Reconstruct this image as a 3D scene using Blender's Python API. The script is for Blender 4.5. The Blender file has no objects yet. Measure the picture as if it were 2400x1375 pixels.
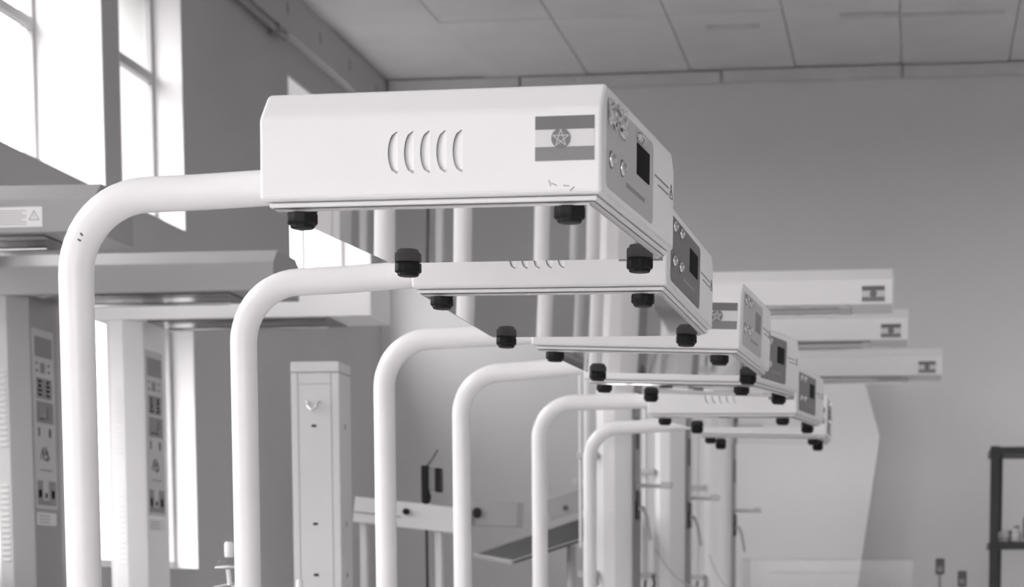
import bpy, bmesh, math, random
from mathutils import Matrix, Vector, Euler
random.seed(4)
S = bpy.context.scene
COL = S.collection
PI = math.pi

# ------------------------------------------------------------------ camera
cd_ = bpy.data.cameras.new('camera')
cam = bpy.data.objects.new('camera', cd_)
COL.objects.link(cam)
cam.location = (0, 0, 1.25)
cam.rotation_euler = (PI/2 - 0.09304, 0, 0.12316)
cd_.sensor_width = 36.0
cd_.lens = 36.0*4788.7/2400
cd_.shift_x = -(1550.74-1200)/2400
cd_.shift_y = (1822.5-687.5)/2400
cd_.clip_start = 0.05
cd_.dof.use_dof = True
cd_.dof.focus_distance = 3.35
cd_.dof.aperture_fstop = 7.5
S.camera = cam

# ------------------------------------------------------------------ sky, exposure
SKY, GROUND = 16.3, .6
w = bpy.data.worlds.new('overcast_sky')
S.world = w
w.use_nodes = True
bg = w.node_tree.nodes['Background']
bg.inputs[0].default_value = (1.0, 0.985, 0.985, 1)
# overcast sky, three times brighter overhead than at the horizon, dull ground below it
_nt = w.node_tree
_tc = _nt.nodes.new('ShaderNodeTexCoord'); _sp = _nt.nodes.new('ShaderNodeSeparateXYZ'); _mr = _nt.nodes.new('ShaderNodeMapRange')
_nt.links.new(_tc.outputs['Generated'], _sp.inputs[0]); _nt.links.new(_sp.outputs[2], _mr.inputs[0])
_mr.inputs[1].default_value = -.02; _mr.inputs[2].default_value = .03
_mr.inputs[3].default_value = GROUND; _mr.inputs[4].default_value = SKY/3
_cl = _nt.nodes.new('ShaderNodeMath'); _cl.operation = 'MAXIMUM'; _cl.inputs[1].default_value = 0
_ad = _nt.nodes.new('ShaderNodeMath'); _ad.operation = 'MULTIPLY_ADD'; _ad.inputs[1].default_value = SKY*2/3
_nt.links.new(_sp.outputs[2], _cl.inputs[0]); _nt.links.new(_cl.outputs[0], _ad.inputs[0]); _nt.links.new(_mr.outputs[0], _ad.inputs[2])
_nt.links.new(_ad.outputs[0], bg.inputs[1])
S.view_settings.view_transform = 'Standard'
S.view_settings.look = 'None'
S.view_settings.gamma = 1
S.view_settings.use_curve_mapping = False
S.view_settings.exposure = 0.0

# ------------------------------------------------------------------ materials
def mat(name, v, rough=0.5, metal=0.0, var=0.0, scale=8.0, bump=0.0, bscale=60.0, ior=1.45, spec=0.5, stretch=None):
    m = bpy.data.materials.new(name)
    m.use_nodes = True
    nt = m.node_tree
    p = nt.nodes['Principled BSDF']
    c = (v, v*0.985, v*0.99, 1)
    p.inputs['Base Color'].default_value = c
    p.inputs['Roughness'].default_value = rough
    p.inputs['Metallic'].default_value = metal
    p.inputs['IOR'].default_value = ior
    p.inputs['Specular IOR Level'].default_value = spec
    tc = nt.nodes.new('ShaderNodeTexCoord')
    src = tc.outputs['Object']
    if stretch:
        mp = nt.nodes.new('ShaderNodeMapping')
        mp.inputs['Scale'].default_value = stretch
        nt.links.new(src, mp.inputs[0]); src = mp.outputs[0]
    if var > 0:
        n = nt.nodes.new('ShaderNodeTexNoise')
        n.inputs['Scale'].default_value = scale
        n.inputs['Detail'].default_value = 5
        nt.links.new(src, n.inputs['Vector'])
        mr = nt.nodes.new('ShaderNodeMapRange')
        mr.inputs[1].default_value = 0.25; mr.inputs[2].default_value = 0.75
        mr.inputs[3].default_value = 1-var; mr.inputs[4].default_value = 1+var
        nt.links.new(n.outputs[0], mr.inputs[0])
        mx = nt.nodes.new('ShaderNodeVectorMath'); mx.operation = 'SCALE'
        mx.inputs[0].default_value = c[:3]
        nt.links.new(mr.outputs[0], mx.inputs['Scale'])
        nt.links.new(mx.outputs[0], p.inputs['Base Color'])
    if bump > 0:
        n2 = nt.nodes.new('ShaderNodeTexNoise')
        n2.inputs['Scale'].default_value = bscale
        n2.inputs['Detail'].default_value = 3
        nt.links.new(src, n2.inputs['Vector'])
        b = nt.nodes.new('ShaderNodeBump')
        b.inputs['Strength'].default_value = bump
        b.inputs['Distance'].default_value = 0.004
        nt.links.new(n2.outputs[0], b.inputs['Height'])
        nt.links.new(b.outputs[0], p.inputs['Normal'])
    return m

def clear(name, tint, refl, base, rough=0.02, milky=0.0, milk=0.8):
    # thin clear sheet: lets light straight through, reflects at grazing angles
    m = bpy.data.materials.new(name)
    m.use_nodes = True
    nt = m.node_tree
    for n in list(nt.nodes):
        if n.type != 'OUTPUT_MATERIAL': nt.nodes.remove(n)
    out = [n for n in nt.nodes if n.type == 'OUTPUT_MATERIAL'][0]
    t = nt.nodes.new('ShaderNodeBsdfTransparent'); t.inputs[0].default_value = (tint, tint, tint, 1)
    g = nt.nodes.new('ShaderNodeBsdfGlossy'); g.inputs['Roughness'].default_value = rough
    lw = nt.nodes.new('ShaderNodeLayerWeight'); lw.inputs[0].default_value = .5
    pw = nt.nodes.new('ShaderNodeMath'); pw.operation = 'POWER'; pw.inputs[1].default_value = 5
    nt.links.new(lw.outputs['Facing'], pw.inputs[0])
    ml = nt.nodes.new('ShaderNodeMath'); ml.operation = 'MULTIPLY_ADD'; ml.inputs[1].default_value = refl; ml.inputs[2].default_value = base
    nt.links.new(pw.outputs[0], ml.inputs[0])
    mx = nt.nodes.new('ShaderNodeMixShader')
    nt.links.new(ml.outputs[0], mx.inputs[0])
    bo = t.outputs[0]
    if milky > 0:
        d = nt.nodes.new('ShaderNodeBsdfDiffuse'); d.inputs[0].default_value = (milk, milk*.985, milk*.99, 1)
        m2 = nt.nodes.new('ShaderNodeMixShader'); m2.inputs[0].default_value = milky
        nt.links.new(t.outputs[0], m2.inputs[1]); nt.links.new(d.outputs[0], m2.inputs[2])
        bo = m2.outputs[0]
    nt.links.new(bo, mx.inputs[1]); nt.links.new(g.outputs[0], mx.inputs[2])
    nt.links.new(mx.outputs[0], out.inputs[0])
    return m

M = dict(
    white=mat('white_powder_coat', .87, .38, var=.015, scale=5, bump=.03, bscale=300),
    farwhite=mat('bright_white_enamel', .92, .4, var=.015, scale=5),
    pole=mat('white_enamel', .87, .25, var=.02, scale=9, bump=.04, bscale=40),
    greywhite=mat('grey_white_enamel', .62, .4, var=.02, scale=5),
    warmer=mat('warmer_enamel', .66, .4, var=.02, scale=4),
    grey=mat('grey_warmer_enamel', .35, .4, var=.02, scale=4),
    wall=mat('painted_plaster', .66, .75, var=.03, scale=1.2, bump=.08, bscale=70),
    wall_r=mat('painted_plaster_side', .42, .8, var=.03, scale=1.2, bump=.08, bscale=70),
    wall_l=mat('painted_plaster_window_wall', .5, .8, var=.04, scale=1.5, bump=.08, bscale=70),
    reveal=mat('white_plaster', .8, .8, var=.03, scale=3),
    ceil=mat('ceiling_board', .72, .6, var=.06, scale=2.5, bump=.05, bscale=20),
    batten=mat('painted_batten', .6, .6, var=.08, scale=6),
    floor=mat('polished_concrete', .76, .35, var=.12, scale=1.6, bump=.03, bscale=30),
    mirror=mat('glossy_acrylic_shield', .82, .03, metal=.85, var=.0),
    chrome=mat('chrome', .8, .12, metal=1),
    steel=mat('polished_steel', .22, .16, metal=1, var=.25, scale=6),
    black=mat('black_plastic', .010, .5, bump=.05, bscale=200, spec=.3),
    dark=mat('dark_painted_steel', .035, .5, var=.15, scale=10),
    display=mat('dark_display', .018, .7, spec=.04),
    display_off=mat('blank_grey_display', .34, .6, spec=.1),
    panel1=mat('panel_foil_light', .66, .6, spec=.15),
    panel2=mat('panel_foil_dark', .30, .65, spec=.08),
    streak=mat('grey_streak_pipe', .33, .6),
    ink=mat('print_dark', .10, .5),
    ink2=mat('print_grey', .28, .5),
    band1=mat('flag_band_upper', .17, .5),
    band2=mat('flag_band_middle', .72, .5),
    band3=mat('flag_band_lower', .24, .5),
    disc=mat('flag_disc', .20, .5),
    star=mat('flag_star_lines', .62, .5),
    sticker=mat('sticker_paper', .8, .55),
    slot=mat('louver_recess_shade', .12, .7),  # dark colour stands for the shade inside the louvre recesses
    foil=mat('crumpled_clear_tape', .85, .15, metal=.6, bump=1.0, bscale=160),
    plate=mat('control_plate', .60, .4),
    tray=mat('dark_tray_underside', .05, .6, var=.2, scale=6, spec=.2),
    rubber=mat('rubber', .03, .7),
    frame=mat('window_frame_paint', .45, .5),
    glass=clear('window_glass', .98, .15, .02),
    acrylic=clear('clear_acrylic', .96, .3, .012),
    sheet=mat('white_polythene', .92, .4, bump=.1, bscale=6),
    plug=mat('white_nylon', .82, .4),
)

# ------------------------------------------------------------------ mesh helpers
class MB:
    def __init__(s): s.bm = bmesh.new()
    def box(s, x0, x1, y0, y1, z0, z1, mx=None):
        vs = [s.bm.verts.new((x, y, z)) for x in (x0, x1) for y in (y0, y1) for z in (z0, z1)]
        for f in ((0,1,3,2),(4,6,7,5),(0,4,5,1),(2,3,7,6),(0,2,6,4),(1,5,7,3)):
            s.bm.faces.new([vs[i] for i in f])
        if mx is not None:
            for v in vs: v.co = mx @ v.co
        return s
    def prism(s, pts, a0, a1, axis='x', mx=None):
        def P(p, a):
            return {'x': (a, p[0], p[1]), 'y': (p[0], a, p[1]), 'z': (p[0], p[1], a)}[axis]
        A = [s.bm.verts.new(P(p, a0)) for p in pts]
        B = [s.bm.verts.new(P(p, a1)) for p in pts]
        n = len(pts)
        s.bm.faces.new(A[::-1]); s.bm.faces.new(B)
        for i in range(n):
            s.bm.faces.new((A[i], A[(i+1) % n], B[(i+1) % n], B[i]))
        if mx is not None:
            for v in A+B: v.co = mx @ v.co
        return s
    def tube(s, path, r, n=16, rs=None):
        path = [Vector(p) for p in path]
        rings = []
        prev = None
        for i, p in enumerate(path):
            a = path[max(i-1, 0)]; b = path[min(i+1, len(path)-1)]
            t = (b-a).normalized()
            if prev is None:
                ref = Vector((0, 0, 1)) if abs(t.z) < .9 else Vector((0, 1, 0))
                u = t.cross(ref).normalized()
            else:
                u = (prev - t*prev.dot(t)).normalized()
            prev = u
            v = t.cross(u)
            rr = rs[i] if rs else r
            rings.append([s.bm.verts.new(p + (u*math.cos(2*PI*k/n) + v*math.sin(2*PI*k/n))*rr) for k in range(n)])
        for A, B in zip(rings, rings[1:]):
            for k in range(n):
                s.bm.faces.new((A[k], A[(k+1) % n], B[(k+1) % n], B[k]))
        s.bm.faces.new(rings[0][::-1]); s.bm.faces.new(rings[-1])
        return s
    def lathe(s, prof, n=24, loc=(0,0,0), lobes=0, amp=0.0, axis='z'):
        rings = []
        for r, z in prof:
            R = []
            for k in range(n):
                a = 2*PI*k/n
                rr = r*(1 - amp*(1 if lobes and (k*lobes*2//n) % 2 else 0))
                c = (rr*math.cos(a), rr*math.sin(a), z)
                if axis == 'x': c = (z, rr*math.cos(a), rr*math.sin(a))
                if axis == 'y': c = (rr*math.cos(a), -z, rr*math.sin(a))
                R.append(s.bm.verts.new(Vector(c)+Vector(loc)))
            rings.append(R)
        for A, B in zip(rings, rings[1:]):
            for k in range(n):
                s.bm.faces.new((A[k], A[(k+1) % n], B[(k+1) % n], B[k]))
        s.bm.faces.new(rings[0][::-1]); s.bm.faces.new(rings[-1])
        return s
    def mesh(s, name, m, bevel=0, smooth=False, seg=2):
        bmesh.ops.recalc_face_normals(s.bm, faces=s.bm.faces)
        if bevel:
            es = [e for e in s.bm.edges if len(e.link_faces) == 2 and e.calc_face_angle(0) > .3]
            bmesh.ops.bevel(s.bm, geom=es, offset=bevel, segments=seg, affect='EDGES', profile=.5)
        me = bpy.data.meshes.new(name)
        s.bm.to_mesh(me); s.bm.free()
        me.materials.append(M[m])
        if smooth or bevel:
            for p in me.polygons: p.use_smooth = True
            if smooth:
                me.set_sharp_from_angle(angle=.7)
            else:      # area-weighted normals: flat faces stay flat, bevels turn softly
                nv = [Vector((0, 0, 0)) for _ in me.vertices]
                for p in me.polygons:
                    for vi in p.vertices: nv[vi] += p.normal*(p.area**2)
                me.normals_split_custom_set_from_vertices([n.normalized() if n.length > 0 else Vector((0, 0, 1)) for n in nv])
        return me
    def build(s, name, m, parent=None, bevel=0, smooth=False, mw=None, seg=2):
        return link(name, s.mesh(name, m, bevel, smooth, seg), parent, mw)

def link(name, me, parent=None, mw=None):
    o = bpy.data.objects.new(name, me)
    COL.objects.link(o)
    if parent is not None: o.parent = parent
    if mw is not None: o.matrix_local = mw
    return o
def empty(name, loc, rz=0):
    o = bpy.data.objects.new(name, None)
    COL.objects.link(o); o.location = loc; o.rotation_euler = (0, 0, rz); o.empty_display_size = .1
    return o
def tag(o, label=None, cat=None, group=None, kind=None):
    if label: o['label'] = label
    if cat: o['category'] = cat
    if group: o['group'] = group
    if kind: o['kind'] = kind
    return o
def copy_part(o, parent):
    c = o.copy(); COL.objects.link(c); c.parent = parent
    return c

# ------------------------------------------------------------------ the room
XW, YB, XR, YR, ZC = -3.163, 12.0, 2.9, -8.0, 4.20
SILL, HEAD = 2.785, 3.86
# openings of the window wall: (y0, y1, z0, z1, recess of the pane)
WIN = [(0.6, 2.4, SILL, HEAD, .2), (3.3, 5.1, SILL, HEAD, .2),  # these two are out of view, placed to light the lamp fronts
       (5.75, 7.854, SILL, HEAD, .27), (8.014, 8.738, SILL, HEAD, .125), (10.24, 11.80, SILL, 3.82, .16),
       (7.60, 8.81, 1.328, 2.42, .10), (5.3, 7.06, 1.328, 2.42, .10), (3.2, 4.81, 1.328, 2.42, .10), (1.1, 2.71, 1.328, 2.42, .10), (-1.0, .61, 1.328, 2.42, .10), (-3.1, -1.49, 1.328, 2.42, .10)]  # low openings after the first are unseen, added and sized for light
T = .34
mb = MB()
mb.box(XW-T, XW, YR-.2, YB+.2, 0, 1.328)
prev = YR-.2
for (a, b, z0, z1, t) in WIN[:4:-1]:
    mb.box(XW-T, XW, prev, a, 1.328, 2.42); prev = b
mb.box(XW-T, XW, prev, YB+.2, 1.328, 2.42)
mb.box(XW-T, XW, YR-.2, YB+.2, 2.42, SILL)
prev = YR-.2
for (a, b, z0, z1, t) in WIN[:5]:
    mb.box(XW-T, XW, prev, a, SILL, HEAD); prev = b
mb.box(XW-T, XW, prev, YB+.2, SILL, HEAD)
mb.box(XW-T, XW, 10.24, 11.80, 3.82, HEAD)
mb.box(XW-T, XW, YR-.2, YB+.2, HEAD, ZC+.1)
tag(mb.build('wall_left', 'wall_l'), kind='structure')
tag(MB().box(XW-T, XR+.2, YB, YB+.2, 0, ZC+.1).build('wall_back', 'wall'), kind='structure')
RW = [(9.9, 11.7)]   # unseen right-hand window, added to light the back wall
RZ0, RZ1 = 2.2, 3.86
mb = MB().box(XR, XR+.2, YR-.2, YB, 0, RZ0).box(XR, XR+.2, YR-.2, YB, RZ1, ZC+.1)
prev = YR-.2
for (a, b) in RW:
    mb.box(XR, XR+.2, prev, a, RZ0, RZ1); prev = b
mb.box(XR, XR+.2, prev, YB, RZ0, RZ1)
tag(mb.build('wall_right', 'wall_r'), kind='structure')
for k, (a, b) in enumerate(RW):
    w_ = tag(empty('window_%d' % (k+12), (XR+.1, a, RZ0)), kind='structure')
    wd, hg, f = b-a, RZ1-RZ0, .04
    MB().box(0, .04, 0, f, 0, hg).box(0, .04, wd-f, wd, 0, hg).box(0, .04, f, wd-f, 0, f).box(0, .04, f, wd-f, hg-f, hg).build('window_frame', 'frame', w_)
    MB().box(.002, .038, wd/2-.02, wd/2+.02, f, hg-f).build('mullion', 'frame', w_)
    for (y0, y1) in ((f, wd/2-.02), (wd/2+.02, wd-f)):
        MB().box(.018, .022, y0, y1, f, hg-f).build('pane', 'glass', w_)
mb = MB()   # unseen rear wall; its wide opening is added to light the lamp fronts
DX0, DX1, DZ = -3.0, 2.7, 3.9
mb.box(XW, DX0, YR-.2, YR, 0, ZC+.1); mb.box(DX1, XR, YR-.2, YR, 0, ZC+.1); mb.box(DX0, DX1, YR-.2, YR, DZ, ZC+.1)
tag(mb.build('wall_rear', 'wall'), kind='structure')
tag(MB().box(XW-T, XR+.2, YR-1.5, YB+.2, -.1, 0).build('floor', 'floor'), kind='structure')
ce = tag(MB().box(XW-T, XR+.2, YR-.2, YB+.2, ZC+.02, ZC+.14).build('ceiling', 'ceil'), kind='structure')
# ceiling boards, each with an open joint, in the stretch the photograph shows
bme = MB().box(.003, .597, .003, 1.197, ZC, ZC+.03).mesh('ceiling_board', 'ceil')
for j in range(3):
    for i in range(11):
        o = link('ceiling_board', bme, ce)
        o.location = (XW + .05 + i*.6, YB - 1.2*(j+1) + .0, -.002*((i*7+j*3) % 4))
# joint battens on the ceiling
for (x0, x1, y) in ((-1.13, -.85, 11.05), (-.42, .42, 10.93), (.15, 1.1, 10.55)):
    MB().box(x0, x1, y-.02, y+.02, ZC-.018, ZC-.002).build('joint_batten', 'batten', ce)
# cornice at the head of the back wall, in lengths with open joints
prev = XW+.08
for k, x in enumerate((-2.3, -1.13, -.1, 1.0, 2.4, XR)):
    zz = -.004*(k % 2)
    o = MB().box(prev, x-.012, YB-.045, YB, ZC-.075+zz, ZC-.008+zz).build('trim_%d' % (k+1), 'batten', bevel=.004)
    tag(o, kind='structure'); prev = x
tag(MB().box(XW, XW+.06, 5.0, YB, ZC-.22, ZC-.008).build('trim_7', 'wall_l'), kind='structure')
# grey pipes standing in for shadow streaks high on the window wall
for (y0, y1, z, r, lab) in ((8.95, 10.1, 3.96, .018, 'lower grey conduit under the ceiling on the window wall'),
                       (8.8, 11.9, 4.09, .02, 'upper long grey conduit along the top of the window wall')):
    o = empty('streak_pipe', (XW+.035, y0, z))
    MB().tube([(0, 0, 0), (0, y1-y0, 0)], r, 10)  .build('pipe', 'streak', o, smooth=True)
    n = max(2, int((y1-y0)/.5))
    for k in range(n):
        MB().box(-.035, r+.006, -.02, .02, -r-.008, r+.008).build('saddle_clip', 'ink2', o, mw=Matrix.Translation((0, .15+k*(y1-y0-.3)/max(1, n-1), 0)))
    tag(o, lab, 'streak')

# windows
for k, (a, b, z0, z1, t) in enumerate(WIN):
    xo = XW - t
    w_ = tag(empty('window_%d' % (k+1), (xo, a, z0)), kind='structure')
    W_, H_ = b-a, z1-z0
    fr = MB()
    f = .035
    fr.box(-.03, .0, 0, f, 0, H_); fr.box(-.03, .0, W_-f, W_, 0, H_); fr.box(-.03, .0, f, W_-f, 0, f); fr.box(-.03, .0, f, W_-f, H_-f, H_)
    fr.build('window_frame', 'frame', w_, bevel=.004)
    n = max(1, round(W_/.75))
    zt = (3.43-z0) if z0 > 2 else H_*.5
    for i in range(1, n):
        MB().box(-.03, .002, i*W_/n-.017, i*W_/n+.017, f, H_-f).build('mullion', 'frame', w_, bevel=.003)
    if z0 > 2:
        MB().box(-.028, .006, f, W_-f, zt-.02, zt+.02).build('transom', 'frame', w_, bevel=.003)
    for i in range(n):
        y0 = f if i == 0 else i*W_/n+.017
        y1 = W_-f if i == n-1 else (i+1)*W_/n-.017
        for (q0, q1) in (((f, zt-.02), (zt+.02, H_-f)) if z0 > 2 else ((f, H_-f),)):
            MB().box(-.018, -.014, y0, y1, q0, q1).build('pane', 'glass', w_)
    MB().box(-.0, t-.001, 0, W_, -.0, .006).build('window_sill', 'reveal', w_, bevel=.004)
    # plastered linings of the opening
    MB().box(0, t-.001, W_-.012, W_-.001, 0, H_).build('reveal_lining', 'reveal', w_)
    MB().box(0, t-.001, .001, .012, 0, H_).build('reveal_lining', 'reveal', w_)
    MB().box(0, t-.001, .012, W_-.012, H_-.012, H_-.001).build('reveal_lining', 'reveal', w_)

# ------------------------------------------------------------------ phototherapy lamps
W_, D_, H_, CDp, CHp = .4696, .5014, .1451, .0315, .0376
KX, KY, KZ, KYC = .1854, .2327, .0089, .0066
UN = [  # pole x, y ; head x, y, z, yaw, pitch, roll ; tube height
 (-1.2137, 2.8915, -.6445, 2.6939, 1.7619, -.0703, .008, .0124),
 (-1.2670, 3.7981, -.6734, 3.6455, 1.7826, -.0593, -.0375, .0131),
 (-1.2440, 4.7466, -.6196, 4.5189, 1.7759, -.0561, .0045, .0401),
 (-1.2363, 5.5371, -.6395, 5.3368, 1.7839, -.1441, .0334, .0428),
 (-1.2014, 6.5204, -.5977, 6.3230, 1.7801, -.1150, .0171, .0179),
 (-1.2085, 7.5891, -.5555, 7.3998, 1.7948, .0121, .0213, .0231)]
TZ = [1.812, 1.821, 1.828, 1.831, 1.836, 1.838]
h = W_/2
prof = [(0, 0), (D_, 0), (D_, H_-CHp*.7), (D_-CDp*.7, H_), (CDp, H_), (0, H_-CHp)]
# shared meshes of the head, in head space: x along the front, y depth, z up
LX = [-h+.1875+.0222*k for k in range(5)]
LZ, LH, LWD = .058, .027, .0125
def lens(x, n=12):     # outline of one louvre opening: bowed left edge, straight right edge
    pts = []
    for k in range(n+1):
        t = -1+2*k/n
        pts.append((x+LWD*.45-LWD*math.sqrt(max(0, 1-t*t))*.95-.0008, LZ+LH*t))
    pts += [(x+LWD*.45+.001, LZ+LH*.98), (x+LWD*.45+.001, LZ-LH*.98)]
    return pts
def housing_mesh():
    me = MB().prism(prof, -h, h, 'x').mesh('housing', 'white', bevel=.006, seg=3)
    me.materials.append(M['slot'])
    c = MB()
    for x in LX: c.prism(lens(x), -.02, .012, 'y')
    cme = c.mesh('cutter', 'slot')
    a = bpy.data.objects.new('housing_source', me); b = bpy.data.objects.new('cutter_source', cme)
    COL.objects.link(a); COL.objects.link(b)
    md = a.modifiers.new('cut', 'BOOLEAN'); md.operation = 'DIFFERENCE'; md.object = b; md.solver = 'EXACT'
    dg = bpy.context.evaluated_depsgraph_get()
    out = bpy.data.meshes.new_from_object(a.evaluated_get(dg))
    bpy.data.objects.remove(a); bpy.data.objects.remove(b)
    out.name = 'housing'
    nv = [Vector((0, 0, 0)) for _ in out.vertices]
    for p in out.polygons:
        for vi in p.vertices: nv[vi] += p.normal*(p.area**2)
    ln = [None]*len(out.loops)
    for p in out.polygons:
        inner = -.0001 < p.center.y < .0125 and abs(p.center.z-LZ) < LH+.001 and LX[0]-.02 < p.center.x < LX[-1]+.02
        p.use_smooth = True
        for li in p.loop_indices:
            ln[li] = p.normal.copy() if (inner or p.area > 4e-4) else nv[out.loops[li].vertex_index].normalized()
    out.normals_split_custom_set(ln)
    return out
me_house = housing_mesh()
me_tray = MB().box(-h+.010, h-.008, .010, D_-.010, -.0075, -.001).mesh('lower_tray', 'white', bevel=.002)
me_lip = MB().box(-h+.014, h-.012, .013, D_-.013, -.0095, -.0075).mesh('tray_lip', 'greywhite', bevel=.0015)
me_shield = MB().box(-h+.022, h-.020, .017, D_-.015, -.0120, -.0095).mesh('acrylic_shield', 'mirror')
me_knob = MB().lathe([(.0185, 0), (.0205, -.0012), (.0208, -.003), (.0208, -.0135), (.0192, -.0155), (.0172, -.016), (.0165, -.0195), (.0145, -.0208), (.001, -.0208)], 40, lobes=10, amp=.06).mesh('knob', 'black', smooth=True)
def louver_mesh():     # slanting slat inside the opening: deep at the bowed edge, flush at the right
    m = MB()
    pts = lens(0, 12)
    n = 13
    F = []; B = []
    for k in range(n):
        x, z = pts[k]
        F.append(m.bm.verts.new((x, .0042, z-LZ))); B.append(m.bm.verts.new((x, .0058, z-LZ)))
    R = [m.bm.verts.new((LWD*.45+.001, .0001, pts[k][1]-LZ)) for k in range(n)]
    Q = [m.bm.verts.new((LWD*.45+.001, .0015, pts[k][1]-LZ)) for k in range(n)]
    for k in range(n-1):
        m.bm.faces.new((F[k], F[k+1], R[k+1], R[k])); m.bm.faces.new((B[k], Q[k], Q[k+1], B[k+1]))
        m.bm.faces.new((F[k], B[k], B[k+1], F[k+1])); m.bm.faces.new((R[k], R[k+1], Q[k+1], Q[k]))
    return m.mesh('louver', 'white')
me_louver = louver_mesh()
FX0, FX1, FZ0, FZ1 = h-.0885, h-.0095, .042, .0985
me_flag = MB().box(FX0, FX1, -.0006, .001, FZ0, FZ1).mesh('flag_sticker', 'band2')
zb = (FZ1-FZ0)
me_f1 = MB().box(FX0, FX1, -.0010, -.0005, FZ1-zb*.30, FZ1).mesh('flag_band', 'band1')
me_f3 = MB().box(FX0, FX1, -.0010, -.0005, FZ0, FZ0+zb*.31).mesh('flag_band', 'band3')
fc = ((FX0+FX1)/2-.005, (FZ0+FZ1)/2)
def disc_mesh(r, y0, y1, c, name, m):
    return MB().prism([(c[0]+r*math.cos(2*PI*k/28), c[1]+r*math.sin(2*PI*k/28)) for k in range(28)], y0, y1, 'y').mesh(name, m)
me_disc = disc_mesh(.0128, -.0016, -.0009, fc, 'flag_disc', 'disc')
def star_mesh():
    m = MB()
    P = [Vector((fc[0]+.0112*math.sin(2*PI*k/5), -.0019, fc[1]+.0112*math.cos(2*PI*k/5))) for k in range(5)]
    for k in range(5):
        a, c = P[k], P[(k+2) % 5]
        d = (c-a).normalized(); nn = Vector((-d.z, 0, d.x))*.00055
        vs = [m.bm.verts.new(p+Vector((0, yy, 0))) for yy in (0, .0004) for p in (a+nn, c+nn, c-nn, a-nn)]
        for f in ((0,1,2,3),(7,6,5,4),(0,4,5,1),(1,5,6,2),(2,6,7,3),(3,7,4,0)):
            m.bm.faces.new([vs[i] for i in f])
    return m.mesh('flag_star', 'star')
me_star = star_mesh()
def rrect(y0, y1, z0, z1, r, n=5):
    pts = []
    for (cy, cz, a0) in ((y1-r, z1-r, 0), (y0+r, z1-r, PI/2), (y0+r, z0+r, PI), (y1-r, z0+r, 1.5*PI)):
        for k in range(n+1):
            a = a0+PI/2*k/n
            pts.append((cy+r*math.cos(a), cz+r*math.sin(a)))
    return pts
me_panel = {q: MB().prism(rrect(.024, .335, .013, .128, .012), h-.0005, h+.0008, 'x').mesh('control_panel', q) for q in ('panel1', 'panel2')}
me_ring = MB().lathe([(.0116, 0), (.0116, .0009), (.0104, .0012), (.0096, .0004)], 20, axis='x').mesh('button_ring', 'ink', smooth=True)
me_btn = MB().lathe([(.0098, 0), (.0100, .0012), (.0085, .004), (.0055, .0062), (.0005, .007)], 18, axis='x').mesh('push_button', 'chrome', smooth=True)
me_disp = {q: MB().prism(rrect(.217, .305, .064, .107, .002), h+.0005, h+.0016, 'x').mesh('display_window', q) for q in ('display', 'display_off')}
me_prt = [MB().box(h+.0006, h+.0012, .150, .275, .034, .040).mesh('printed_line', 'ink2'),
          MB().box(h-.0002, h+.0006, .350, .455, .086, .0885).mesh('printed_line', 'ink2'),
          MB().box(h-.0002, h+.0006, .375, .455, .076, .0782).mesh('printed_line', 'ink2')]
def tri(c, s, x0, x1, name, m, th=.0012):
    mm = MB()
    P = [Vector((0, c[0]+s*math.sin(2*PI*k/3)*.62, c[1]+s*math.cos(2*PI*k/3)*.62)) for k in range(3)]
    for k in range(3):
        a, b = P[k], P[(k+1) % 3]
        d = (b-a).normalized(); nn = Vector((0, -d.z, d.y))*th*.5
        vs = [mm.bm.verts.new(p+Vector((xx, 0, 0))) for xx in (x0, x1) for p in (a+nn, b+nn, b-nn, a-nn)]
        for f in ((0,1,2,3),(7,6,5,4),(0,4,5,1),(1,5,6,2),(2,6,7,3),(3,7,4,0)):
            mm.bm.faces.new([vs[i] for i in f])
    mm.box(x0, x1, c[0]-.0005, c[0]+.0005, c[1]-s*.15, c[1]+s*.25)
    return mm.mesh(name, m)
me_tri = tri((.476, .082), .022, h-.0002, h+.0006, 'warning_triangle', 'ink')
def tape_mesh(y, z, ry, rz):
    m = MB()
    n = 7
    g = [[m.bm.verts.new((h+.0012+random.random()*.003, y+(i/n-.5)*2*ry, z+(j/n-.5)*2*rz)) for j in range(n+1)] for i in range(n+1)]
    for i in range(n):
        for j in range(n):
            if (i-n/2+.5)**2+(j-n/2+.5)**2 < (n/2+.3)**2 and random.random() < .8:
                m.bm.faces.new((g[i][j], g[i+1][j], g[i+1][j+1], g[i][j+1]))
    return m.mesh('tape_scrap', 'foil')

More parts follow.
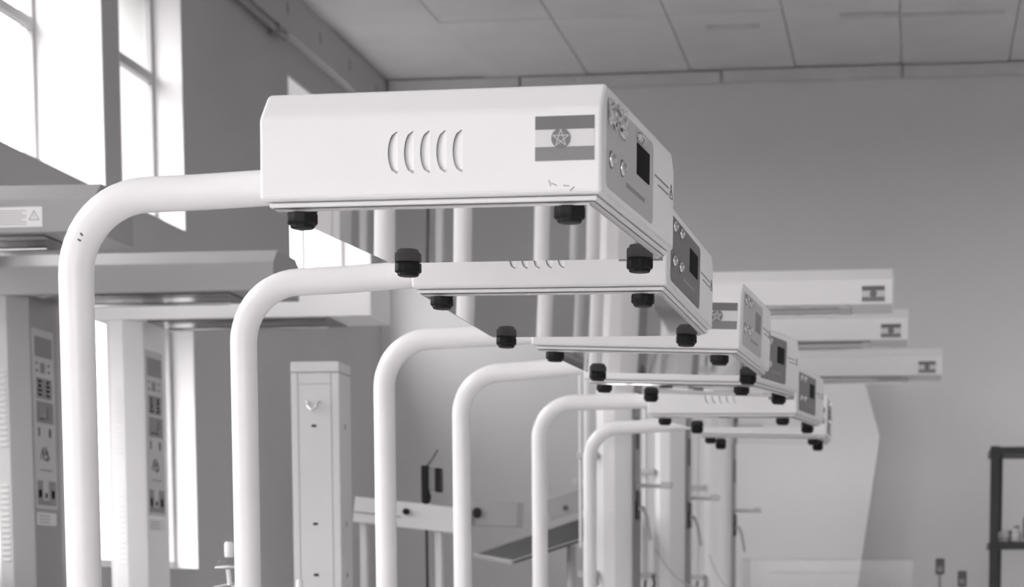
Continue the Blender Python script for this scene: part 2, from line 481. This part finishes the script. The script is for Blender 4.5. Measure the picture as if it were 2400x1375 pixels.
ROWN = ['nearest', 'second', 'third', 'fourth', 'fifth', 'farthest']
LAB = ['nearest white box lamp on bent pole, star flag and vents on its full front',
       'white box lamp on bent pole, second nearest in the row, dark display',
       'white box lamp on bent pole, third in the row, blank grey display beside flag',
       'white box lamp on bent pole, fourth in the row, thin front edge seen',
       'white box lamp on bent pole, fifth in the row, five vents on its front',
       'farthest and smallest white box lamp on bent pole in the row']
R_ = .025
for i, (px, py, bx, by, bz, yw, pt, rl) in enumerate(UN):
    root = empty('phototherapy_lamp', (px, py, 0))
    tag(root, LAB[i], 'medical lamp', 'box lamps on bent poles in a row')
    rot = Matrix.Rotation(yw, 4, 'Z') @ Matrix.Rotation(pt, 4, 'X') @ Matrix.Rotation(rl, 4, 'Y')
    HM = Matrix.Translation((bx-px, by-py, bz)) @ rot
    # bent pole: upright, bend, horizontal run into the head
    BR = .112
    tz = TZ[i]
    end = HM @ Vector((-h+.01, (py-by), .055))
    path = [(0, 0, .05), (0, 0, .6), (0, 0, 1.2), (0, 0, tz-BR)]
    for k in range(1, 13):
        a = PI/2*k/12
        path.append((BR*(1-math.cos(a)), 0, tz-BR+BR*math.sin(a)))
    path.append((BR+.08, 0, tz+(end.z-tz)*.2))
    path.append((end.x+.02, end.y*.0+0.0, end.z))
    MB().tube(path, R_, 32).build('pole', 'pole', root, smooth=True)
    # foot: two spread rails with castors
    b = MB()
    b.lathe([(.06, .055), (.06, .075), (.03, .11), (.026, .14)], 20)
    b.box(-.02, .62, -.19, -.15, .075, .115); b.box(-.02, .62, .15, .19, .075, .115); b.box(-.02, .03, -.19, .19, .075, .115); b.box(-.02, .1, -.04, .04, .055, .08)
    b.build('foot_frame', 'pole', root, bevel=.004)
    for (cx, cy) in ((.0, -.17), (.0, .17), (.59, -.17), (.59, .17)):
        MB().lathe([(.012, -.014), (.036, -.013), (.036, .013), (.012, .014)], 18, loc=(cx, cy, .036), axis='y').build('castor', 'rubber', root, smooth=True)
    hs = link('housing', me_house, root, HM)
    link('lower_tray', me_tray, root, HM); link('tray_lip', me_lip, root, HM)
    sh = link('acrylic_shield', me_shield, root, HM)
    for sx in (-1, 1):
        for sy in (-1, 1):
            o = link('knob', me_knob, sh, Matrix.Translation((sx*KX, D_/2+sy*KY*.98+KYC, -.0120)) @ Matrix.Rotation(random.random()*3, 4, 'Z'))
            o['label'] = 'black ribbed knob'
    for k in range(5):
        link('louver', me_louver, hs, Matrix.Translation((LX[k], 0, LZ)))
    fl = link('flag_sticker', me_flag, root, HM)
    fl['label'] = 'striped flag sticker with star in a disc'
    link('flag_band', me_f1, fl); link('flag_band', me_f3, fl); link('flag_disc', me_disc, fl); link('flag_star', me_star, fl)
    pn = link('control_panel', me_panel['panel1' if i in (0, 2) else 'panel2'], root, HM)
    for (s, t) in ((.054, .1125), (.122, .1135), (.054, .052), (.122, .0535)):
        link('button_ring', me_ring, pn, Matrix.Translation((h+.0006, s, t)))
        link('push_button', me_btn, pn, Matrix.Translation((h+.0006, s, t)))
    link('display_window', me_disp['display_off' if i == 2 else 'display'], pn)
    for q in me_prt: link('printed_line', q, pn)
    link('warning_triangle', me_tri, pn)
    if i == 0:
        for (y, z, ry, rz) in ((.06, .112, .03, .018), (.118, .113, .034, .02), (.245, .118, .04, .008)):
            link('tape_scrap', tape_mesh(y, z, ry, rz), pn)
        for (x, z, a) in ((.172, .012, .4), (.196, .006, -.7), (.188, .010, .1), (.166, .014, 1.2)):
            MB().box(-.004, .004, -.0006, .0005, -.0005, .0005).build('paint_chip', 'ink2', hs, mw=Matrix.Translation((x, 0, z)) @ Matrix.Rotation(a, 4, 'Y'))
        for (x, dz, a) in ((.020, -.058, .9), (.0165, -.066, .5)):
            MB().box(-.0024, .0024, -.0006, .001, -.0012, .0012).build('paint_chip', 'ink', root, mw=Matrix.Translation((x, -R_, tz+dz)) @ Matrix.Rotation(a, 4, 'Y'))

# ------------------------------------------------------------------ radiant warmers (column, long head, bed)
CW, CD2 = .14, .255
HD, HH = .275, .137
def warmer(xr, y, zb, L, cx, lab, grp, flag, label_sticker=False, plate=True, rails=False, mt='warmer', bed=True):
    root = empty('radiant_warmer', (cx, y, 0))
    tag(root, lab, 'infant warmer', grp)
    def TM(v): return Matrix.Translation(Vector(v))
    # column with chamfered front corners
    c = [(0, .03), (.03, 0), (.075, 0), (CW, .035), (CW, CD2), (0, CD2)]
    MB().prism(c, .12, zb, 'z').build('column', mt, root, bevel=.003)
    x1 = xr-cx; x0 = x1-L
    hp = [(0, 0), (HD, 0), (HD, HH-.02), (HD-.03, HH), (.05, HH), (0, HH-.045)]
    MB().prism(hp, x0, x1, 'x').build('head', mt, root, bevel=.004, mw=TM((0, 0, zb)))
    rf = MB().box(x0+CW+.06, x1-.16, .022, HD-.022, -.006, .002).build('reflector', 'steel', root, mw=TM((0, 0, zb)))
    MB().tube([(x0+CW+.1, HD/2, -.02), (x1-.2, HD/2, -.02)], .006, 10).build('heater_rod', 'chrome', rf, smooth=True)
    if flag:
        fw, fh = .085, .057
        fx, fz = x1-.115, zb+.010
        f = MB().box(0, fw, -.0010, .001, 0, fh).build('flag_sticker', 'band2', root, mw=TM((fx, 0, fz)))
        MB().box(0, fw, -.002, -.0009, fh*.7, fh).build('flag_band', 'band1', f)
        MB().box(0, fw, -.002, -.0009, 0, fh*.3).build('flag_band', 'band3', f)
        k = MB().prism([(fw/2+.0135*math.cos(a*PI/12), fh/2+.0135*math.sin(a*PI/12)) for a in range(24)], -.0032, -.0018, 'y').build('flag_disc', 'disc', f)
    if label_sticker:
        s = MB().box(0, .13, -.001, .001, 0, .054).build('warning_label', 'sticker', root, mw=TM((-2.510-cx, 0, zb+.016)))
        for k in range(7):
            MB().box(.006, .085-.012*(k % 3 == 2), -.0016, -.0009, .007+.006*k, .0085+.006*k).build('printed_line', 'ink2', s)
        t = tri((.107, .027), .026, -.0016, -.0008, 'warning_triangle', 'ink', .0015)
        o = link('warning_triangle', t, s)
        o.matrix_local = Matrix(((0, 1, 0, 0), (1, 0, 0, 0), (0, 0, 1, 0), (0, 0, 0, 1)))
    # louvres pressed into the column front
    lme = MB().prism([(0, 0), (-.0018, .002), (-.0018, .006), (0, .013)], -.014, .014, 'x').mesh('louver', mt, bevel=.0008)
    for z0 in (zb-.50, zb-.88):
        for k in range(14):
            link('louver', lme, root, TM((.0525, 0, z0+k*.019)))
    if plate:   # control plate on the column side
        pz = zb-.70
        p = MB().prism(rrect(.045, .215, 0, .60, .006), CW-.0005, CW+.002, 'x').build('control_plate', 'plate', root, mw=TM((0, 0, pz)))
        def el(y0, y1, z0, z1, m, n='printed_field'):
            MB().box(CW+.0018, CW+.003, y0, y1, z0, z1).build(n, m, p)
        el(.062, .200, .508, .575, 'ink2', 'display_window')
        el(.104, .140, .455, .490, 'ink2', 'display_window')
        for (yy, zz) in ((.070, .490), (.070, .465), (.165, .488), (.165, .466)): el(yy, yy+.012, zz-.008, zz, 'ink', 'indicator_light')
        el(.070, .190, .370, .438, 'ink2', 'display_window')
        for k in range(4):
            el(.080, .110, .378+k*.015, .386+k*.015, 'plate', 'key'); el(.145, .175, .378+k*.015, .386+k*.015, 'plate', 'key')
        el(.066, .200, .288, .360, 'ink2', 'display_window')
        el(.085, .140, .300, .304, 'plate', 'key'); el(.150, .156, .300, .345, 'plate', 'key')
        for (yy, s) in ((.075, .012), (.160, .018)): el(yy, yy+s, .243, .272, 'ink', 'socket')
        # angular mark made of strokes
        for (yy, zz, ll, a, th) in ((.098, .185, .04, -.5, .006), (.112, .185, .044, .15, .008), (.130, .195, .03, -.15, .008), (.146, .182, .034, .5, .012), (.136, .166, .018, 1.4, .01)):
            MB().box(CW+.0018, CW+.003, -th/2, th/2, -ll/2, ll/2).build('emblem_stroke', 'ink', p, mw=TM((0, yy, zz)) @ Matrix.Rotation(a, 4, 'X'))
        el(.085, .180, .128, .133, 'ink2', 'printed_line')
        el(.056, .100, .012, .095, 'ink2'); el(.150, .205, .012, .095, 'ink2'); el(.100, .150, .012, .030, 'ink2')
        el(.064, .088, .036, .064, 'black', 'rocker_switch'); el(.168, .192, .036, .064, 'black', 'rocker_switch')
        el(.118, .136, .036, .054, 'black', 'knob')
        q = MB().box(CW, CW+.0015, .05, .205, -.055, -.012).build('notice_label', 'sticker', root, mw=TM((0, 0, pz)))
        for k in range(3): MB().box(CW+.0014, CW+.0024, .065, .15, -.047+k*.011, -.044+k*.011).build('printed_line', 'ink2', q)
    if rails:   # chrome accessory rail, glass and hook at its foot, arm and lever on the right side
        rr = MB()
        rr.tube([(-.035, .02, zb-1.02), (-.035, .02, zb-.03)], .011, 12)
        rr.build('accessory_rail', 'plug', root, smooth=True)
        MB().tube([(-.060, .02, zb-.9), (-.060, .02, zb-.03)], .006, 10).build('gauge_tube', 'plug', root, smooth=True)
        for zz in (zb-1.0, zb-.55, zb-.1):
            MB().box(-.07, .01, .0, .04, zz-.012, zz+.012).build('rail_bracket', 'greywhite', root, bevel=.003)
        MB().tube([(-.035, .02, zb-1.02), (-.035, -.0, zb-1.06), (-.01, -.02, zb-1.07), (.01, -.015, zb-1.04), (.0, 0, zb-1.0)], .006, 10).build('hook', 'steel', root, smooth=True)
        a = MB().tube([(CW, .1, zb-.66), (CW+.13, .1, zb-.665)], .008, 10).build('arm', 'greywhite', root, smooth=True)
        MB().box(CW+.105, CW+.145, .07, .13, zb-.672, zb-.648).build('arm_pad', 'greywhite', a, bevel=.004)
        MB().tube([(CW, .12, zb-.75), (CW+.03, .12, zb-.745), (CW+.045, .12, zb-.78), (CW+.06, .12, zb-.87)], .008, 10).build('lever', 'greywhite', root, smooth=True)
        MB().box(CW, CW+.003, .02, .235, .3, zb-.02).build('side_shade_strip', 'panel2', root, bevel=.001)  # grey strip added to darken the side that the right window lights
        MB().box(CW+.003, CW+.006, .05, .205, zb-.72, zb-.25).build('control_plate', 'ink2', root, bevel=.001)
        MB().box(CW+.003, CW+.012, .08, .18, zb-.79, zb-.68).build('switch_block', 'dark', root, bevel=.002)
        MB().box(CW+.003, CW+.008, .08, .18, zb-.52, zb-.40).build('display_window', 'dark', root, bevel=.002)
    # trolley and mattress tray
    if bed:
        MB().box(.02, .74, 0, .52, .10, .15).build('trolley_base', mt, root, bevel=.006)
        for (qx, qy) in ((.06, .03), (.06, .49), (.70, .03), (.70, .49)):
            MB().lathe([(.012, -.015), (.05, -.014), (.05, .014), (.012, .015)], 18, loc=(qx, qy, .05), axis='y').build('castor', 'rubber', root, smooth=True)
        MB().box(CW+.02, .82, 0, .56, .82, .88).build('bed_tray', mt, root, bevel=.01)
        MB().box(CW+.05, .79, 0.03, .53, .88, .93).build('mattress', 'ink2', root, bevel=.012)
        MB().box(.38, .50, .08, .20, .15, .82).build('bed_pedestal', mt, root, bevel=.004)
    return root

G1, G2 = 'warmers by the windows', 'flagged warmers behind the lamps'
warmer(-2.228, 5.45, 2.215, .91, -3.135, 'grey warmer head with warning label, topmost at the left edge', G1, False, True, mt='grey')
warmer(-2.088, 6.58, 2.215, 1.01, -3.083, 'grey warmer with control plate on column, second from the left edge', G1, False, mt='grey')
warmer(-1.937, 7.22, 2.213, 1.04, -2.937, 'white warmer in front of the low bright window, control plate on column', G1, False, mt='farwhite')
warmer(-.097, 7.80, 2.302, 1.15, -1.222, 'white warmer with flag on head, highest of the three behind the lamps', G2, True, plate=False, rails=True, mt='farwhite')
warmer(-.045, 8.92, 2.302, 1.12, -1.143, 'white warmer with flag on head, middle of the three behind the lamps', G2, True, plate=False, rails=True, mt='farwhite')
warmer(.116, 10.40, 2.302, 1.21, -1.071, 'white warmer with flag on head, lowest and farthest right of three', G2, True, plate=False, rails=True, mt='farwhite')

# ------------------------------------------------------------------ free-standing column without a head
r = tag(empty('slotted_column', (-2.013, 6.5, 0)), 'pale slotted column without a head, hook near its top', 'column')
cw, cdp, ct = .160, .135, 1.975
MB().box(0, cw, 0, cdp, .1, ct-.035).build('column', 'warmer', r, bevel=.003)
MB().box(-.001, cw+.001, -.001, cdp+.001, ct-.034, ct).build('top_cap', 'warmer', r, bevel=.004)
for x in (.022, cw-.028): MB().box(x, x+.002, -.0008, .002, .1, ct-.035).build('groove', 'ink2', r)
MB().box(.024, cw-.027, -.0008, .002, ct-.072, ct-.0705).build('groove', 'ink2', r)
for zz in (1.770, 1.455, 1.290, 1.12): 
    MB().box(.067, .083, -.001, .002, zz-.004, zz+.004).build('slot', 'black', r)
    MB().box(cw-.002, cw+.001, .06, .07, zz-.008, zz+.008).build('slot', 'ink', r)
for sx in (-1, 1):
    MB().tube([(.077+sx*.022, .0, 1.848), (.077+sx*.020, -.014, 1.845), (.077+sx*.013, -.024, 1.828), (.077+sx*.002, -.028, 1.818)], .0035, 10).build('hook', 'chrome', r, smooth=True)
MB().box(-.1, cw+.1, -.12, cdp+.12, .03, .10).build('foot', 'greywhite', r, bevel=.005)

# ------------------------------------------------------------------ tilted beam on posts, with locks
r = tag(empty('bed_beam', (-2.06, 7.4, 0)), 'pale tilted beam on two thin posts, round black lock on it', 'beam')
tm = Matrix.Translation((.0, 0, 1.537)) @ Matrix.Rotation(math.radians(6.4), 4, 'Y')
b_ = MB().box(0, .44, 0, .10, -.047, .047).build('beam', 'warmer', r, bevel=.003, mw=tm)
MB().box(0, .18, -.002, .002, -.012, -.007).build('groove', 'ink2', b_)
MB().lathe([(.011, 0), (.012, .02), (.009, .03), (.001, .031)], 20, axis='y').build('lock', 'black', b_, mw=Matrix.Translation((.20, 0, .012)))
eb = MB().box(.44, .612, .02, .12, -.042, .048).build('end_block', 'grey', r, bevel=.003, mw=tm @ Matrix.Rotation(-.07, 4, 'Y'))
MB().lathe([(.013, 0), (.014, .02), (.001, .022)], 20, axis='y').build('lock', 'black', eb, mw=Matrix.Translation((.462, .02, .004)) @ Matrix.Scale(1.4, 4, (0, 0, 1)))
for (x, z1) in ((.01, 1.50), (.295, 1.47)):
    MB().box(x, x+.025, .04, .07, 0, z1).build('post', 'greywhite', r, bevel=.002)

# small black monitor on a stand behind the beam
r = tag(empty('clip_monitor', (-1.872, 7.75, 0)), 'small black device on a thin black stand above the tilted beam', 'monitor')
MB().tube([(0, 0, .02), (.003, 0, 1.0), (0, 0, 1.6)], .0055, 8).build('stand', 'black', r, smooth=True)
MB().lathe([(.13, 0), (.13, .012), (.02, .03)], 24).build('foot', 'black', r, smooth=True)
MB().box(-.015, .012, -.02, .02, 1.575, 1.715).build('clamp', 'black', r, bevel=.004)
MB().lathe([(.012, 1.57), (.018, 1.58), (.02, 1.6), (.013, 1.62)], 10).build('clamp_screw', 'black', r)
MB().box(.012, .042, -.012, .012, 1.62, 1.705).build('body', 'ink2', r, bevel=.003)
MB().box(.040, .062, -.025, .025, 1.613, 1.705).build('screen_block', 'black', r, bevel=.003)
MB().tube([(.002, 0, 1.71), (.03, 0, 1.745), (.048, 0, 1.775)], .0035, 8).build('aerial', 'ink', r, smooth=True)

# ------------------------------------------------------------------ tilted tray lamp
r = tag(empty('tilted_tray', (-1.55, 8.85, 0)), 'tilted tray with dark underside and pale rim behind the poles', 'tray')
def slab(pts, up, name, m, parent):
    mm = MB(); O = Vector((1.55, -8.85, 0))
    A = [mm.bm.verts.new(Vector(p)+O) for p in pts]
    B = [mm.bm.verts.new(Vector(p)+O+Vector(up)) for p in pts]
    mm.bm.faces.new(A); mm.bm.faces.new(B[::-1])
    for k in range(len(pts)):
        q = (k+1) % len(pts)
        mm.bm.faces.new((A[k], B[k], B[q], A[q]))
    return mm.build(name, m, parent)
v0, v1, v2, v3 = (-1.70, 8.62, 1.351), (-1.235, 8.62, 1.497), (-1.235, 9.12, 1.630), (-1.975, 9.12, 1.388)
slab((v0, v1, v2, v3), (-.003, -.003, .008), 'tray_plate', 'tray', r)
slab((v0, v1, (v1[0], v1[1]+.012, v1[2]+.003), (v0[0], v0[1]+.012, v0[2]+.003)), (-.004, -.003, .012), 'front_rim', 'grey', r)
slab((v0, v3, (v3[0]-.012, v3[1], v3[2]-.004), (v0[0]-.012, v0[1], v0[2]-.004)), (-.004, -.003, .014), 'side_rim', 'grey', r)
slab((v3, v2, (v2[0], v2[1]+.012, v2[2]), (v3[0], v3[1]+.012, v3[2])), (-.004, -.003, .012), 'back_rim', 'grey', r)
bp = slab(((-1.60, 8.95, 1.545), (-1.24, 8.95, 1.654), (-1.24, 8.962, 1.654), (-1.60, 8.962, 1.545)), (-.03, .0, .085), 'back_panel', 'grey', r)
MB().lathe([(.012, 0), (.012, .004)], 16, axis='y').build('hole_disc', 'ink', bp, mw=Matrix.Translation((.015, .099, 1.597)))  # dark disc painted for the shade of an open hole
MB().tube([(.05, .05, .02), (.05, .05, 1.43)], .02, 16).build('stand', 'greywhite', r, smooth=True)
MB().box(-.2, .2, -.15, .2, 0, .05).build('foot', 'greywhite', r, bevel=.005)

# ------------------------------------------------------------------ plastic valve stand near the second pole
def stand(name, loc, lab):
    r = tag(empty(name, loc), lab, 'valve')
    MB().tube([(.03, 0, .02), (.03, 0, 1.24)], .006, 10).build('stem', 'greywhite', r, smooth=True)
    MB().lathe([(.05, 0), (.05, .012), (.015, .03)], 24, loc=(.03, 0, 0)).build('foot', 'greywhite', r, smooth=True)
    return r
r = stand('valve_stand', (-1.728, 5.0, 0), 'white plastic stopcock assembly left of the second pole')
MB().lathe([(.010, 1.325), (.0115, 1.328), (.0115, 1.358), (.008, 1.364)], 18, loc=(.012, 0, 0)).build('cap', 'plug', r, smooth=True)
MB().tube([(.036, 0, 1.325), (.040, 0, 1.397)], .006, 12, rs=[.007, .005]).build('spout', 'plug', r, smooth=True)
MB().lathe([(.002, 1.320), (.034, 1.317), (.036, 1.313), (.002, 1.311)], 24, loc=(.02, 0, 0)).build('disc', 'acrylic', r, smooth=True)
MB().lathe([(.002, 1.305), (.030, 1.302), (.030, 1.298), (.002, 1.297)], 24, loc=(.006, 0, 0)).build('disc', 'plug', r, smooth=True)
MB().tube([(.012, -.01, 1.295), (.016, -.01, 1.255)], .006, 12).build('nozzle', 'plug', r, smooth=True)
MB().tube([(.034, 0, 1.31), (.036, 0, 1.27), (.04, 0, 1.24)], .008, 12).build('body', 'plug', r, smooth=True)
MB().tube([(.02, 0, 1.245), (.05, 0, 1.262)], .009, 12).build('side_port', 'plug', r, smooth=True)
MB().tube([(-.03, 0, 1.25), (.03, 0, 1.262)], .002, 8).build('wire', 'greywhite', r, smooth=True)
r = stand('tube_stand', (-1.595, 5.1, 0), 'small pale tip at the bottom edge beside the slotted column')
MB().lathe([(.009, 1.235), (.009, 1.262), (.006, 1.270), (.001, 1.272)], 16, loc=(.03, 0, 0)).build('glass_tip', 'plug', r, smooth=True)

# ------------------------------------------------------------------ clear hood standing on the middle warmer's bed
r = tag(empty('acrylic_hood', (-.75, 8.86, .93)), 'clear acrylic hood along the bottom edge below the warmer heads', 'hood')
hx, hy, hz = .74, .46, .44
for (n, a) in (('side_wall', (0, hx, 0, .005, 0, hz)), ('side_wall', (0, hx, hy-.005, hy, 0, hz)), ('end_wall', (0, .005, .005, hy-.005, 0, hz)), ('end_wall', (hx-.005, hx, .005, hy-.005, 0, hz)), ('top', (0, hx, 0, hy, hz, hz+.005))):
    MB().box(*a).build(n, 'acrylic', r, bevel=.001)
MB().box(.12, .5, -.004, .0, hz-.06, hz-.052).build('edge_strip', 'greywhite', r)

# ------------------------------------------------------------------ white polythene sheet hanging behind the warmers
YS = 11.75
m = MB()
front = [(-1.579, 2.503), (-0.311, 2.487), (-0.296, 2.391), (-0.211, 2.1), (-0.329, 1.252), (-0.37, 0.459), (-1.581, 0.449)]
m.prism(front, YS, YS+.006, 'y')
m.build('plastic_sheet', 'sheet')
o = bpy.data.objects['plastic_sheet']
tag(o, 'large white plastic sheet with a kinked right edge against back wall', 'sheet')

# ------------------------------------------------------------------ dark shelf at the right edge
SY = 11.0
r = tag(empty('metal_shelf', (.385, SY, 0)), 'dark steel shelf rack cut off by the right edge', 'shelf')
for (x, y) in ((0, 0), (.035, .42), (1.15, 0), (1.15, .42)):
    MB().prism([(x, y), (x+.045, y), (x+.045, y+.005), (x+.005, y+.005), (x+.005, y+.045), (x, y+.045)], 0, 1.99, 'z').build('upright', 'dark', r)
for z in (.45, .97, 1.455, 1.95):
    s = MB().box(0, 1.195, -.004, .47, z, z+.035)
    s.build('shelf_board', 'dark', r, bevel=.003)
def shelf_item(name, x, lab, cat):
    return tag(empty(name, (.385+x, SY+(.12 if 'fitting' in name else .06), 1.49)), lab, cat)
q = shelf_item('plastic_pot', .078, 'small pale plastic pot at the shelf post', 'pot')
MB().lathe([(.028, 0), (.030, .01), (.030, .04), (.024, .055), (.001, .058)], 18).build('pot_body', 'greywhite', q, smooth=True)
MB().lathe([(.033, .012), (.033, .02)], 18).build('rim', 'ink2', q)
q = shelf_item('valve_fitting', .105, 'small black round fitting on the shelf', 'fitting')
MB().lathe([(.026, -.03), (.03, -.02), (.03, .02), (.012, .03), (.012, .05)], 18, loc=(0, 0, .03), axis='x').build('fitting_body', 'black', q, smooth=True)
MB().tube([(-.03, 0, .03), (-.03, -.03, .05)], .01, 10).build('pipe_stub', 'ink', q, smooth=True)
q = shelf_item('plastic_bottle', .142, 'small white bottle on the shelf between dark fittings', 'bottle')
MB().lathe([(.026, 0), (.028, .005), (.028, .045), (.012, .06), (.012, .07)], 20).build('bottle_body', 'plug', q, smooth=True)
MB().lathe([(.014, .07), (.014, .085)], 16).build('bottle_cap', 'ink2', q)
q = shelf_item('motor_housing', .268, 'dark grey rounded machine part at the right end of shelf', 'machine part')
MB().lathe([(.05, -.09), (.07, -.08), (.07, .05), (.05, .06), (.02, .07), (.02, .1)], 24, loc=(0, 0, .072), axis='x').build('motor_body', 'ink', q, smooth=True)
MB().box(-.06, .03, -.05, .05, 0, .02).build('motor_foot', 'dark', q)
MB().box(-.03, .02, -.025, .025, .13, .165).build('terminal_box', 'black', q, bevel=.004)

# two dark clamps on thin posts below the shelf's left side
for (x, zt, lab) in ((0.11, 1.383, 'taller dark clamp on a thin post left of the shelf'), (0.212, 1.326, 'shorter dark clamp on a thin post nearest the shelf')):
    p = Vector((x, 9.6, zt))
    r = tag(empty('post_clamp', (p.x, 9.6, 0)), lab, 'clamp')
    MB().tube([(0, 0, .02), (0, 0, p.z-.02)], .006, 8).build('post', 'ink2', r, smooth=True)
    MB().lathe([(.045, 0), (.045, .01), (.012, .03)], 20).build('foot', 'ink2', r, smooth=True)
    MB().box(-.02, .022, -.02, .02, p.z-.075, p.z).build('clamp_body', 'ink', r, bevel=.006)
    MB().lathe([(.009, -.02), (.014, -.015), (.014, .0), (.004, .004)], 12, loc=(.0, -.02, p.z-.05), axis='y').build('clamp_screw', 'ink2', r)

# small hook on the back wall
p = Vector((-1.981, YB, 1.87))
r = tag(empty('wall_hook', (p.x, YB, p.z)), 'tiny white hook on the back wall between the poles', 'hook')
MB().box(-.03, .03, -.006, 0, -.02, .02).build('hook_plate', 'plug', r, bevel=.002)
MB().tube([(0, -.005, 0), (0, -.05, -.01), (0, -.06, .02)], .006, 8).build('hook_arm', 'plug', r, smooth=True)
# thin white hoses drooping from the gauge tubes of the flagged warmers
for (a, b_, Y0, lab) in (((-1.127, 1.418), (-0.942, 1.251), 8.88, 'thin white hose drooping from the nearer white rail'), ((-1.04, 1.413), (-0.914, 1.241), 10.36, 'thin white hose drooping from the farther white rail')):
    p0, p1 = Vector((a[0], Y0, a[1])), Vector((b_[0], Y0, b_[1]))
    pts = []
    for k in range(13):
        t = k/12
        pts.append((p0.x+(p1.x-p0.x)*t, Y0, p0.z+(p1.z-p0.z)*(1-(1-t)**2)*1.0))
    pts.append((pts[-1][0]+.03, Y0, pts[-1][2]-.3))
    o = MB().tube(pts, .0035, 8).build('thin_hose', 'greywhite', smooth=True)
    tag(o, lab, 'hose')
